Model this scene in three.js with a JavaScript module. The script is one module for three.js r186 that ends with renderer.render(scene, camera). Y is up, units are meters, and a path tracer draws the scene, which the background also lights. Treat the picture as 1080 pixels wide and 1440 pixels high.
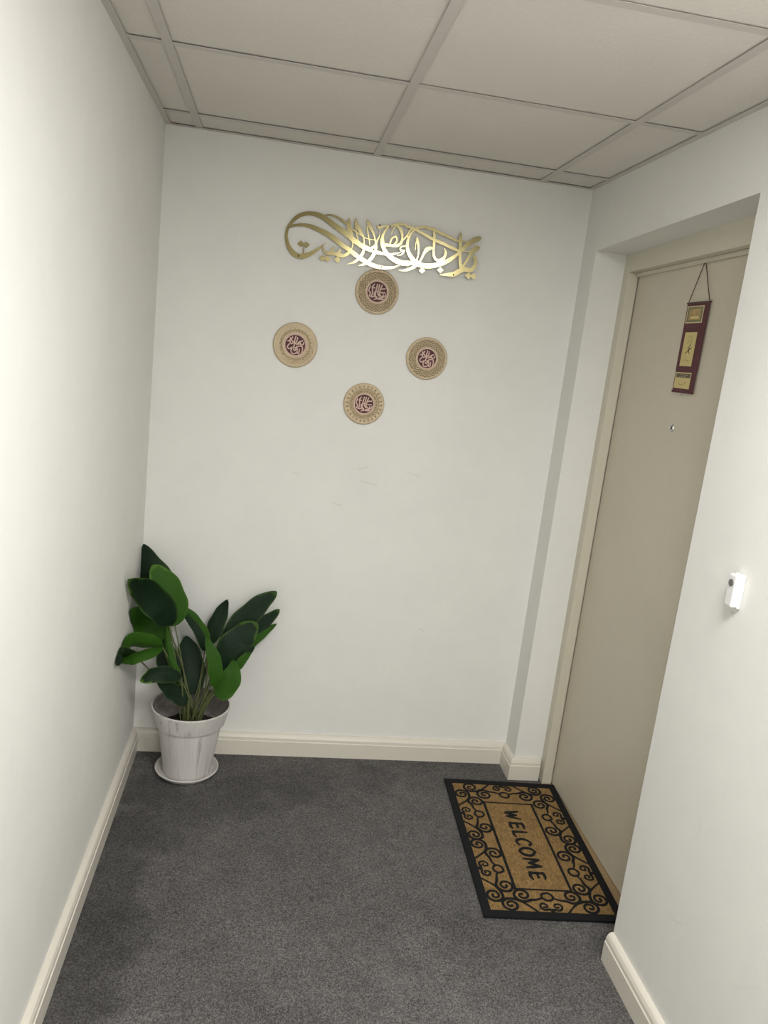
import * as THREE from 'three';
import { RoundedBoxGeometry } from 'three/addons/geometries/RoundedBoxGeometry.js';
import { mergeGeometries } from 'three/addons/utils/BufferGeometryUtils.js';
import { RectAreaLightUniformsLib } from 'three/addons/lights/RectAreaLightUniformsLib.js';
import { ImprovedNoise } from 'three/addons/math/ImprovedNoise.js';

// ------------------------------------------------------------------ camera, light, exposure
const scene = new THREE.Scene();
const CAM = new THREE.Vector3(0.4352, 1.6124, 2.8628), FPX = 1087.84;
const camera = new THREE.PerspectiveCamera(67.0, 1080 / 1440, 0.05, 30);
camera.position.copy(CAM);
camera.rotation.set(-0.2003, -0.1549, 0.1158, 'YXZ');
camera.updateMatrixWorld(true);
scene.add(camera);
const renderer = new THREE.WebGLRenderer();
renderer.toneMapping = THREE.LinearToneMapping;
renderer.toneMappingExposure = 1.0;
renderer.shadowMap.enabled = true;
scene.background = new THREE.Color(0x000000);
RectAreaLightUniformsLib.init();
const LIGHT = new THREE.Color().setRGB(1.0, 0.998, 0.995);
const PANEL_NITS = 37;

// ------------------------------------------------------------------ room measures (metres)
const W = 1.5077, H = 2.2757, L = 6.3;            // back wall z = 0, left wall x = 0
const Z0 = 0.1212, Z1 = 1.0772, HEAD0 = 2.0511, HEAD1 = 2.0771;   // doorway in the right wall
const XR = 1.6235, XD = 1.6645;                   // back of the reveal, face of the door
const TX = 0.1001, TZ = 0.1805, TW = 0.024;       // ceiling grid

// ------------------------------------------------------------------ helpers
function rng(seed) { let a = seed >>> 0; return () => { a = (a + 0x6D2B79F5) | 0; let t = Math.imul(a ^ (a >>> 15), 1 | a); t = (t + Math.imul(t ^ (t >>> 7), 61 | t)) ^ t; return ((t ^ (t >>> 14)) >>> 0) / 4294967296; }; }
const used = {};
function numbered(n) { used[n] = (used[n] ?? -1) + 1; return used[n] ? n + '_' + String(used[n]).padStart(3, '0') : n; }
function mesh(name, geo, mat, parent) {
  const m = new THREE.Mesh(geo, mat); m.name = parent ? name : numbered(name);
  m.castShadow = m.receiveShadow = true; (parent || scene).add(m); return m;
}
function thing(name, label, category, x = 0, y = 0, z = 0, group) {
  const g = new THREE.Group(); g.name = numbered(name); g.position.set(x, y, z); scene.add(g);
  g.userData = { label, category }; if (group) g.userData.group = group; return g;
}
function structure(o) { o.userData.kind = 'structure'; return o; }
function box(x0, x1, y0, y1, z0, z1) { const g = new THREE.BoxGeometry(x1 - x0, y1 - y0, z1 - z0); g.translate((x0 + x1) / 2, (y0 + y1) / 2, (z0 + z1) / 2); return g; }
function rbox(w, h, d, r, s = 3) { return new RoundedBoxGeometry(w, h, d, s, r); }
// metre uv by dominant normal
function metreUV(g) {
  const p = g.attributes.position, n = g.attributes.normal, uv = new Float32Array(p.count * 2);
  for (let i = 0; i < p.count; i++) {
    const ax = Math.abs(n.getX(i)), ay = Math.abs(n.getY(i)), az = Math.abs(n.getZ(i));
    let u, v; if (ax >= ay && ax >= az) { u = p.getZ(i); v = p.getY(i); } else if (ay >= az) { u = p.getX(i); v = p.getZ(i); } else { u = p.getX(i); v = p.getY(i); }
    uv[2 * i] = u; uv[2 * i + 1] = v;
  }
  g.setAttribute('uv', new THREE.BufferAttribute(uv, 2)); return g;
}
// where the sight line of a photograph pixel meets a plane (axis = 'x' | 'y' | 'z')
function pix(u, v, axis, val) {
  const d = new THREE.Vector3((u - 540) / FPX, -(v - 720) / FPX, -1).applyEuler(camera.rotation);
  return CAM.clone().addScaledVector(d, (val - CAM[axis]) / d[axis]);
}
// noise and textures
const perlin = new ImprovedNoise();
function tileNoise(x, y, per, z) {      // periodic noise in [-1, 1]
  const a = x / per, b = y / per, s = (t) => t * t * (3 - 2 * t), w = s(a), h = s(b);
  const n = (i, j) => perlin.noise(x + i, y + j, z);
  return (n(0, 0) * (1 - w) + n(-per, 0) * w) * (1 - h) + (n(0, -per) * (1 - w) + n(-per, -per) * w) * h;
}
function dataTex(n, fn, srgb, rep = 1) {
  const d = new Uint8Array(n * n * 4);
  for (let j = 0; j < n; j++) for (let i = 0; i < n; i++) {
    const c = fn(i / n, j / n, i, j), k = (j * n + i) * 4;
    d[k] = c[0]; d[k + 1] = c[1] ?? c[0]; d[k + 2] = c[2] ?? c[0]; d[k + 3] = 255;
  }
  const t = new THREE.DataTexture(d, n, n); t.wrapS = t.wrapT = THREE.RepeatWrapping; t.magFilter = THREE.LinearFilter; t.minFilter = THREE.LinearMipmapLinearFilter; t.generateMipmaps = true;
  if (srgb) t.colorSpace = THREE.SRGBColorSpace; t.repeat.set(rep, rep); t.needsUpdate = true; return t;
}
const cl = (v) => Math.max(0, Math.min(255, Math.round(v)));

// closed outlines of a field (negative inside), and solids cut from it
function outlines(F, nx, ny, x0, y0, cell) {
  const next = new Map(), pt = new Map(), N = nx * ny;
  const hx = (i, j) => { const k = j * nx + i; if (!pt.has(k)) { const a = F[k], b = F[k + 1]; pt.set(k, [x0 + (i + a / (a - b)) * cell, y0 + j * cell]); } return k; };
  const vx = (i, j) => { const k = N + j * nx + i; if (!pt.has(k)) { const a = F[j * nx + i], b = F[(j + 1) * nx + i]; pt.set(k, [x0 + i * cell, y0 + (j + a / (a - b)) * cell]); } return k; };
  const T = [[], ['bl'], ['rb'], ['rl'], ['tr'], ['bl', 'tr'], ['tb'], ['tl'], ['lt'], ['bt'], ['rb', 'lt'], ['rt'], ['lr'], ['br'], ['lb'], []];
  for (let j = 0; j < ny - 1; j++) for (let i = 0; i < nx - 1; i++) {
    const k = j * nx + i, c = (F[k] < 0 ? 1 : 0) | (F[k + 1] < 0 ? 2 : 0) | (F[k + nx + 1] < 0 ? 4 : 0) | (F[k + nx] < 0 ? 8 : 0);
    for (const s of T[c]) { const e = (q) => q === 'b' ? hx(i, j) : q === 't' ? hx(i, j + 1) : q === 'l' ? vx(i, j) : vx(i + 1, j); next.set(e(s[0]), e(s[1])); }
  }
  const loops = [];
  while (next.size) {
    const start = next.keys().next().value, l = []; let k = start;
    while (next.has(k)) { l.push(pt.get(k)); const n = next.get(k); next.delete(k); k = n; }
    if (l.length > 6) loops.push(l);
  }
  return loops;
}
function simplify(l, tol) {
  const keep = new Uint8Array(l.length); const st = [[0, l.length - 1]]; keep[0] = keep[l.length - 1] = 1;
  while (st.length) {
    const [a, b] = st.pop(); let m = 0, mi = -1; const [ax, ay] = l[a], dx = l[b][0] - ax, dy = l[b][1] - ay, len = Math.hypot(dx, dy) || 1e-9;
    for (let i = a + 1; i < b; i++) { const d = a === 0 && b === l.length - 1 && len < tol * 4 ? Math.hypot(l[i][0] - ax, l[i][1] - ay) : Math.abs((l[i][0] - ax) * dy - (l[i][1] - ay) * dx) / len; if (d > m) { m = d; mi = i; } }
    if (m > tol) { keep[mi] = 1; st.push([a, mi], [mi, b]); }
  }
  return l.filter((_, i) => keep[i]);
}
const area = (l) => l.reduce((s, p, i) => { const q = l[(i + 1) % l.length]; return s + p[0] * q[1] - q[0] * p[1]; }, 0) / 2;
function inside(p, l) { let c = false; for (let i = 0, j = l.length - 1; i < l.length; j = i++) if ((l[i][1] > p[1]) !== (l[j][1] > p[1]) && p[0] < (l[j][0] - l[i][0]) * (p[1] - l[i][1]) / (l[j][1] - l[i][1]) + l[i][0]) c = !c; return c; }
// strokes: lists of [x, y, width]; drawn as smooth tapering lines and joined to one flat solid
function field(b, cell) { const nx = Math.ceil((b[2] - b[0]) / cell) + 1, ny = Math.ceil((b[3] - b[1]) / cell) + 1; return { F: new Float32Array(nx * ny).fill(1), nx, ny, x0: b[0], y0: b[1], cell }; }
function addStroke(f, pts, smooth = true, per = 10) {
  let q = pts;
  if (smooth && pts.length > 2) { const c = new THREE.CatmullRomCurve3(pts.map((p) => new THREE.Vector3(p[0], p[1], p[2] ?? 0)), false, 'centripetal'); q = c.getPoints((pts.length - 1) * per).map((v) => [v.x, v.y, Math.max(v.z, 0)]); }
  for (let k = 0; k < q.length - 1; k++) {
    const [ax, ay, aw] = q[k], [bx, by, bw] = q[k + 1], R = Math.max(aw, bw) / 2 + 2.5 * f.cell, dx = bx - ax, dy = by - ay, L2 = dx * dx + dy * dy || 1e-12;
    const i0 = Math.max(0, Math.floor((Math.min(ax, bx) - R - f.x0) / f.cell)), i1 = Math.min(f.nx - 1, Math.ceil((Math.max(ax, bx) + R - f.x0) / f.cell));
    const j0 = Math.max(0, Math.floor((Math.min(ay, by) - R - f.y0) / f.cell)), j1 = Math.min(f.ny - 1, Math.ceil((Math.max(ay, by) + R - f.y0) / f.cell));
    for (let j = j0; j <= j1; j++) for (let i = i0; i <= i1; i++) {
      const x = f.x0 + i * f.cell, y = f.y0 + j * f.cell, t = Math.max(0, Math.min(1, ((x - ax) * dx + (y - ay) * dy) / L2));
      const d = Math.hypot(x - ax - t * dx, y - ay - t * dy) - (aw + (bw - aw) * t) / 2, o = j * f.nx + i; if (d < f.F[o]) f.F[o] = d;
    }
  }
}
function addPoly(f, poly) {             // filled polygon
  for (let j = 0; j < f.ny; j++) for (let i = 0; i < f.nx; i++) {
    const p = [f.x0 + i * f.cell, f.y0 + j * f.cell]; let m = 1e9;
    for (let k = 0; k < poly.length; k++) { const [ax, ay] = poly[k], [bx, by] = poly[(k + 1) % poly.length], dx = bx - ax, dy = by - ay, t = Math.max(0, Math.min(1, ((p[0] - ax) * dx + (p[1] - ay) * dy) / (dx * dx + dy * dy))); m = Math.min(m, Math.hypot(p[0] - ax - t * dx, p[1] - ay - t * dy)); }
    const d = inside(p, poly) ? -m : m, o = j * f.nx + i; if (d < f.F[o]) f.F[o] = d;
  }
}
function shapesOf(f, tol) {
  const loops = outlines(f.F, f.nx, f.ny, f.x0, f.y0, f.cell).map((l) => simplify(l, tol)).filter((l) => l.length > 3);
  const outer = loops.filter((l) => area(l) > 0).map((l) => ({ l, a: area(l), h: [] }));
  for (const h of loops.filter((l) => area(l) < 0)) { const o = outer.filter((q) => inside(h[0], q.l)).sort((a, b) => a.a - b.a)[0]; if (o) o.h.push(h); }
  return outer.map((o) => { const s = new THREE.Shape(o.l.map((p) => new THREE.Vector2(...p))); s.holes = o.h.map((h) => new THREE.Path(h.map((p) => new THREE.Vector2(...p)))); return s; });
}
function cutSheet(f, depth, tol) { return new THREE.ExtrudeGeometry(shapesOf(f, tol), { depth, bevelEnabled: false, curveSegments: 1 }); }

// ------------------------------------------------------------------ materials
const rgb = (r, g, b) => new THREE.Color().setRGB(r, g, b);
const paintBump = dataTex(256, (u, v) => { let s = 0; for (const [f, a] of [[16, 0.5], [40, 0.35], [90, 0.25]]) s += a * tileNoise(u * f, v * f, f, f * 0.37); return [cl(128 + 110 * s)]; });
paintBump.repeat.set(2.2, 2.2);
const WALL = [229, 228, 223];
function wallTexture(w, h, marks) {     // emulsion paint with faint mottling; scuffs and ticks where the photograph shows them
  const n = 1024, cv = document.createElement('canvas'); cv.width = cv.height = n; const c = cv.getContext('2d');
  const im = c.createImageData(n, n);
  for (let j = 0; j < n; j++) for (let i = 0; i < n; i++) {
    const x = i / n * w, y = j / n * h, s = 2.2 * perlin.noise(x * 5, y * 5, 3.1 + w) + 1.6 * perlin.noise(x * 17, y * 17, 7.7), k = (j * n + i) * 4;
    im.data[k] = cl(WALL[0] + s); im.data[k + 1] = cl(WALL[1] + s); im.data[k + 2] = cl(WALL[2] + s * 0.9); im.data[k + 3] = 255;
  }
  c.putImageData(im, 0, 0);
  for (const m of marks) {
    c.strokeStyle = m.c; c.lineWidth = m.w / w * n; c.lineCap = 'round'; c.beginPath();
    m.p.forEach(([x, y], k) => c[k ? 'lineTo' : 'moveTo'](x / w * n, (1 - y / h) * n)); c.stroke();
  }
  const t = new THREE.CanvasTexture(cv); t.colorSpace = THREE.SRGBColorSpace; t.wrapS = t.wrapT = THREE.RepeatWrapping; t.repeat.set(1 / w, 1 / h); return t;
}
const wallMat = (t) => new THREE.MeshStandardMaterial({ map: t, roughness: 0.62, bumpMap: paintBump, bumpScale: 0.00045 });
const M = {
  trim: new THREE.MeshPhysicalMaterial({ color: rgb(0.70, 0.66, 0.572), roughness: 0.35, clearcoat: 0.25, clearcoatRoughness: 0.3 }),
  frame: new THREE.MeshStandardMaterial({ color: rgb(0.62, 0.585, 0.475), roughness: 0.42 }),
  door: new THREE.MeshStandardMaterial({ roughness: 0.4, bumpMap: paintBump, bumpScale: 0.0003 }),
  grid: new THREE.MeshStandardMaterial({ color: rgb(0.60, 0.56, 0.52), roughness: 0.5 }),
  chrome: new THREE.MeshStandardMaterial({ color: rgb(0.72, 0.72, 0.72), metalness: 1, roughness: 0.22 }),
  dark: new THREE.MeshStandardMaterial({ color: rgb(0.018, 0.017, 0.016), roughness: 0.4 }),
  plastic: new THREE.MeshPhysicalMaterial({ color: rgb(0.74, 0.74, 0.72), roughness: 0.36, clearcoat: 0.3 }),
};
M.door.map = dataTex(256, (u, v) => { const s = 3 * tileNoise(u * 5, v * 5, 5, 1.3) + 2 * tileNoise(u * 20, v * 20, 20, 5.1); return [cl(202 + s), cl(195 + s), cl(176 + s)]; }, true);
M.tile = new THREE.MeshStandardMaterial({ roughness: 0.95 });
{
  const r = rng(5), sp = Float32Array.from({ length: 512 * 512 }, () => r());
  const f = (u, v, i, j) => 0.5 * tileNoise(u * 60, v * 60, 60, 2.2) + 0.35 * tileNoise(u * 130, v * 130, 130, 4.4) + 0.3 * (sp[j * 512 + i] - 0.5);
  M.tile.map = dataTex(512, (u, v, i, j) => { const s = 7 * f(u, v, i, j) + 3 * tileNoise(u * 4, v * 4, 4, 9); return [cl(222 + s), cl(217 + s), cl(209 + s)]; }, true, 1.6);
  M.tile.bumpMap = dataTex(512, (u, v, i, j) => [cl(128 + 120 * f(u, v, i, j))], false, 1.6); M.tile.bumpScale = 0.0012;
}
M.carpet = new THREE.MeshStandardMaterial({ roughness: 1 });
{ // short loop pile: salt-and-pepper tufts about 3 mm across, with broad irregular patches of tone
  const n = 1024, r = rng(11), sp = Float32Array.from({ length: n * n }, () => r()), big = Float32Array.from({ length: 400 * 400 }, () => r());
  const at = (i, j) => sp[((j + n) % n) * n + (i + n) % n];
  const tuft = (u, v, i, j) => { const x = u * 400 + 0.8 * (at(i, j) - 0.5), y = v * 400 + 0.8 * (at(i + 7, j) - 0.5), k = ((Math.floor(y) + 400) % 400) * 400 + (Math.floor(x) + 400) % 400; return 0.62 * (big[k] - 0.5) + 0.38 * (at(i, j) - 0.5); };
  M.carpet.map = dataTex(n, (u, v, i, j) => {
    const patch = tileNoise(u * 3, v * 3, 3, 1.7) * 11 + tileNoise(u * 9, v * 9, 9, 6.1) * 9 + tileNoise(u * 26, v * 26, 26, 3.3) * 8;
    const s = 92 * tuft(u, v, i, j) + 12 * tileNoise(u * 150, v * 150, 150, 8) + patch; return [cl(88 + s), cl(85.5 + s), cl(84 + s)];
  }, true);
  M.carpet.bumpMap = dataTex(n, (u, v, i, j) => [cl(128 + 170 * tuft(u, v, i, j))]); M.carpet.bumpScale = 0.003;
}

// ------------------------------------------------------------------ room shell
const P2 = (u, v, a, val) => pix(u, v, a, val);
const zy = (p) => [p.z, p.y], xy = (p) => [p.x, p.y];
const scuff = 'rgba(150,142,134,0.5)', faint = 'rgba(176,171,164,0.22)';
{
  const bm = [];
  for (const [a, b, c, d] of [[413, 664, 421, 667], [504, 660, 518, 657], [508, 676, 530, 683], [573, 664, 592, 671], [590, 884, 596, 888], [468, 707, 480, 711]]) bm.push({ c: faint, w: 0.004, p: [xy(P2(a, b, 'z', 0)), xy(P2(c, d, 'z', 0))] });
  const back = mesh('wall_back', metreUV(box(-0.12, W + 0.2, 0, 2.6, -0.12, 0)), wallMat(wallTexture(2.5, 2.6, bm))); structure(back);
  const lm = []; for (const [a, b, c, d] of [[71, 1256, 73, 1260], [18, 1050, 16, 1090]]) lm.push({ c: faint, w: 0.002, p: [zy(P2(a, b, 'x', 0)), zy(P2(c, d, 'x', 0))] });
  const left = mesh('wall_left', metreUV(box(-0.12, 0, 0, 2.6, 0, L)), wallMat(wallTexture(L, 2.6, lm))); structure(left);
  const rm = [{ c: scuff, w: 0.0016, p: [[942, 1289], [950, 1296], [960, 1299]].map((q) => zy(P2(...q, 'x', W))) }, { c: faint, w: 0.002, p: [[1030, 1390], [1055, 1388], [1068, 1391]].map((q) => zy(P2(...q, 'x', W))) }, { c: faint, w: 0.003, p: [[980, 1180], [985, 1160]].map((q) => zy(P2(...q, 'x', W))) },
    { c: 'rgb(60,55,50)', w: 0.0028, p: [[1030.3, 861.5], [1030.4, 862]].map((q) => zy(P2(...q, 'x', W))) }, { c: 'rgb(130,124,118)', w: 0.0025, p: [[1031.3, 867], [1031.4, 867.4]].map((q) => zy(P2(...q, 'x', W))) }];
  const s = new THREE.Shape([[0, 0], [Z0, 0], [Z0, HEAD0], [Z1, HEAD1], [Z1, 0], [L, 0], [L, 2.6], [0, 2.6]].map((q) => new THREE.Vector2(...q)));
  const g = new THREE.ExtrudeGeometry(s, { depth: XR - W, bevelEnabled: false }); g.rotateY(-Math.PI / 2); g.translate(XR, 0, 0);   // (z, y) outline, thickness along x
  g.computeVertexNormals(); metreUV(g);
  structure(mesh('wall_right', g, wallMat(wallTexture(L, 2.6, rm))));
  structure(mesh('wall_front', metreUV(box(-0.12, W + 0.2, 0, 2.6, L, L + 0.12)), wallMat(wallTexture(2.5, 2.6, []))));
  structure(mesh('floor_slab', metreUV(box(-0.12, 1.95, -0.1, -0.004, -0.12, L + 0.12)), M.grid));
  // carpet: vertex colour darkens the pile in ragged patches, mostly by the left wall
  const cg = new THREE.PlaneGeometry(2.07, L + 0.24, 104, 322); cg.rotateX(-Math.PI / 2); cg.translate(0.915, 0, L / 2);
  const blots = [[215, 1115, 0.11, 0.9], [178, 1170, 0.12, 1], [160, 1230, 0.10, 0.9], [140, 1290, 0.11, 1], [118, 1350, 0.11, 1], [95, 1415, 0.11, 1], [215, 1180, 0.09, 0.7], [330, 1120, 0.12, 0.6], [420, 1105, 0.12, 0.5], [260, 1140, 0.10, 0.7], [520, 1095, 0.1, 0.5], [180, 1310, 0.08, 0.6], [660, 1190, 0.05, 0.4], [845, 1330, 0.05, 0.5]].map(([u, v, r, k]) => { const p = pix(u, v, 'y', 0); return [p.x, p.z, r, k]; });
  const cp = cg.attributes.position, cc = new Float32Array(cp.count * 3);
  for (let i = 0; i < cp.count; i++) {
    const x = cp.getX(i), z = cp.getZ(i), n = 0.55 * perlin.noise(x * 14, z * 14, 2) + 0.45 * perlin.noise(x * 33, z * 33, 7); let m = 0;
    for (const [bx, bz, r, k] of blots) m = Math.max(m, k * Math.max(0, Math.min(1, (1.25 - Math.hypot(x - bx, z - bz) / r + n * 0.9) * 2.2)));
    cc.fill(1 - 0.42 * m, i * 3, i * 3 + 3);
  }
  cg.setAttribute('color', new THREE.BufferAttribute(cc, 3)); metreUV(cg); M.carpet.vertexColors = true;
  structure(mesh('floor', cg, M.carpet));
}
// skirting boards, mitred at the corners
{
  const prof = [[0, 0], [0.0221, 0], [0.0221, 0.061], [0.0195, 0.0635], [0.0185, 0.0745], [0.0145, 0.0835], [0.009, 0.0885], [0.006, 0.0897], [0, 0.0897]];
  const board = (name, A, B, mA, mB) => {
    const pos = [], quad = (a, b, c, d) => pos.push(...a, ...b, ...c, ...a, ...c, ...d), at = (P, m, [d, y]) => [P[0] + m[0] * d, y, P[1] + m[1] * d];
    for (let i = 0; i < prof.length; i++) { const p = prof[i], q = prof[(i + 1) % prof.length]; quad(at(A, mA, p), at(A, mA, q), at(B, mB, q), at(B, mB, p)); }
    for (const [P, m] of [[A, mA], [B, mB]]) for (let i = 1; i < prof.length - 1; i++) pos.push(...at(P, m, prof[0]), ...at(P, m, prof[i]), ...at(P, m, prof[i + 1]));
    const g = new THREE.BufferGeometry(); g.setAttribute('position', new THREE.Float32BufferAttribute(pos, 3)); g.computeVertexNormals(); metreUV(g); return g;
  };
  structure(mesh('baseboard_left', board('', [0, 0], [0, L], [1, 1], [1, 0]), M.trim));
  structure(mesh('baseboard_back', board('', [0, 0], [W, 0], [1, 1], [-1, 1]), M.trim));
  const r = new THREE.Group(); r.name = numbered('baseboard_right'); scene.add(r); structure(r);
  mesh('skirting_board', board('', [W, 0], [W, Z0], [-1, 1], [-1, 1]), M.trim, r);
  mesh('skirting_board', board('', [W, Z0], [XR - 0.010, Z0], [-1, 1], [0, 1]), M.trim, r);
  mesh('skirting_board', board('', [W, Z1], [W, L], [-1, 0], [-1, 0]), M.trim, r);
}
// suspended ceiling: each lay-in tile, bar and edge angle a piece of its own
{
  const c = new THREE.Group(); c.name = numbered('ceiling'); scene.add(c); structure(c);
  const xs = [0, TX + TW / 2, TX + 0.6 + TW / 2, TX + 1.2 + TW / 2, W], zs = [0]; for (let z = TZ - TW / 2; z < L; z += 0.6) zs.push(z); zs.push(L);
  const bar = new THREE.Group();
  for (let i = 1; i < 4; i++) mesh('ceiling_bar', mergeGeometries([box(xs[i] - TW / 2, xs[i] + TW / 2, H, H + 0.0012, 0, L), box(xs[i] - 0.001, xs[i] + 0.001, H, H + 0.035, 0, L)]), M.grid, c);
  for (let j = 1; j < zs.length - 1; j++) for (let i = 0; i < 4; i++) {
    const a = xs[i] + (i ? TW / 2 : 0.004), b = xs[i + 1] - (i < 3 ? TW / 2 : 0.004);
    mesh('ceiling_bar', box(a, b, H + 0.0002, H + 0.0014, zs[j] - TW / 2, zs[j] + TW / 2), M.grid, c);
  }
  const e = 0.019;
  for (const g of [box(0, e, H - 0.0006, H + 0.0008, 0, L), box(W - e, W, H - 0.0006, H + 0.0008, 0, L), box(e, W - e, H - 0.0006, H + 0.0008, 0, e), box(e, W - e, H - 0.0006, H + 0.0008, L - e, L)]) mesh('edge_angle', g, M.grid, c);
  const r = rng(21);
  for (let j = 0; j < zs.length - 1; j++) for (let i = 0; i < 4; i++) {
    if (i === 2 && (j === 4 || j === 8)) continue;             // light panels lie in these two openings
    const lift = 0.0035 + 0.0012 * r();
    const g = box(xs[i] + 0.003, xs[i + 1] - 0.003, H + lift, H + lift + 0.015, zs[j] + 0.003, zs[j + 1] - 0.003); metreUV(g);
    mesh('ceiling_tile', g, M.tile, c);
  }
  mesh('ceiling_slab', box(-0.12, W + 0.2, 2.6, 2.7, -0.12, L + 0.12), M.grid, c);
  // square light panels in the grid (behind the frame's top edge); the farther one is added as unseen frontal fill
  for (const j of [4, 8]) {
    const z0 = zs[j], z1 = zs[j + 1], xm = (xs[2] + xs[3]) / 2, zm = (z0 + z1) / 2;
    const t = thing('ceiling_light', j === 4 ? 'square white light panel in the ceiling grid nearer the doorway' : 'added unseen fill light panel in the ceiling grid at the far end of the passage', 'ceiling light', xm, H + 0.002, zm);
    const fr = [box(-0.295, 0.295, 0, 0.05, -0.295, -0.275), box(-0.295, 0.295, 0, 0.05, 0.275, 0.295), box(-0.295, -0.275, 0, 0.05, -0.275, 0.275), box(0.275, 0.295, 0, 0.05, -0.275, 0.275), box(-0.275, 0.275, 0.03, 0.05, -0.275, 0.275)];
    mesh('frame', mergeGeometries(fr), M.plastic, t);
    mesh('diffuser', box(-0.275, 0.275, 0.004, 0.010, -0.275, 0.275), new THREE.MeshStandardMaterial({ color: rgb(0.9, 0.9, 0.9), roughness: 0.6, emissive: LIGHT, emissiveIntensity: 1.5 }), t);
    const l = new THREE.RectAreaLight(LIGHT, PANEL_NITS * (j === 4 ? 1.0 : 1.65), 0.55, 0.55); l.position.set(0, 0.001, 0); l.rotation.x = -Math.PI / 2; t.add(l);
  }
}
// door, frame and threshold
{
  const head = (z) => 1.9885 + (z - Z0) * 0.0135;
  const zI = 0.163, zN = 1.035, xB = 1.712;
  const outline = (pts, x0, x1) => { const g = new THREE.ExtrudeGeometry(new THREE.Shape(pts.map((q) => new THREE.Vector2(...q))), { depth: x1 - x0, bevelEnabled: true, bevelSize: 0.0012, bevelThickness: 0.0012, bevelSegments: 2 }); g.rotateY(-Math.PI / 2); g.translate(x1, 0, 0); return metreUV(g); };
  const f = new THREE.Group(); f.name = numbered('trim_1'); scene.add(f); structure(f);
  mesh('jamb', outline([[0.09, 0], [zI - 0.0012, 0], [zI - 0.0012, head(zI)], [0.09, head(zI)]], XR + 0.0014, XD - 0.0045), M.frame, f);
  mesh('jamb_rebate', outline([[0.09, 0], [zI - 0.014, 0], [zI - 0.014, head(zI)], [0.09, head(zI)]], XD - 0.0015, xB), M.frame, f);   // the leaf closes into this step
  mesh('jamb', outline([[zN, 0], [zN + 0.08, 0], [zN + 0.08, head(zN)], [zN, head(zN)]], XR + 0.0014, xB), M.frame, f);
  mesh('frame_head', outline([[0.09, head(0.09) + 0.002], [zN + 0.08, head(zN + 0.08) + 0.002], [zN + 0.08, 2.13], [0.09, 2.13]], XR + 0.0014, xB), M.frame, f);
  mesh('door_stop', outline([[zI + 0.004, head(zI) - 0.001], [zI + 0.004, head(zI) - 0.0115], [zN - 0.004, head(zN) - 0.0115], [zN - 0.004, head(zN) - 0.001]], XD - 0.010, XD - 0.0025), M.frame, f);
  const d = new THREE.Group(); d.name = numbered('door_1'); scene.add(d); structure(d);
  mesh('door_leaf', outline([[zI + 0.0008, 0.006], [zN - 0.0045, 0.006], [zN - 0.0045, head(zN) - 0.006], [zI + 0.0008, head(zI) - 0.006]], XD + 0.0012, XD + 0.044), M.door, d);
  const pk = pix(944.6, 601.8, 'x', XD), ph = new THREE.Group(); ph.name = 'peephole'; ph.position.set(XD, pk.y, pk.z); ph.rotation.z = Math.PI / 2; d.add(ph);
  mesh('bezel', new THREE.LatheGeometry([[0.0062, 0.0005], [0.0072, 0.0035], [0.0095, 0.0035], [0.0118, 0.0018], [0.0125, 0]].map((q) => new THREE.Vector2(...q)), 32), M.chrome, ph);
  mesh('lens', new THREE.LatheGeometry([[0, 0.0024], [0.003, 0.0022], [0.0063, 0.0008]].map((q) => new THREE.Vector2(...q)), 24), M.dark, ph);
  mesh('lens_cover', new THREE.BoxGeometry(0.002, 0.0026, 0.0135).rotateY(0.9).translate(0, 0.0036, 0), M.chrome, ph);
  const wood = new THREE.MeshStandardMaterial({ roughness: 0.55, map: dataTex(128, (u, v) => { const s = 14 * tileNoise(u * 3, v * 40, 40, 2) + 6 * tileNoise(u * 20, v * 60, 60, 1); return [cl(158 + s), cl(134 + s), cl(98 + s)]; }, true, 3) });
  structure(mesh('trim_2', metreUV(box(XR - 0.006, XD + 0.06, 0, 0.002, zI + 0.002, zN - 0.002)), wood));
}

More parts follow.
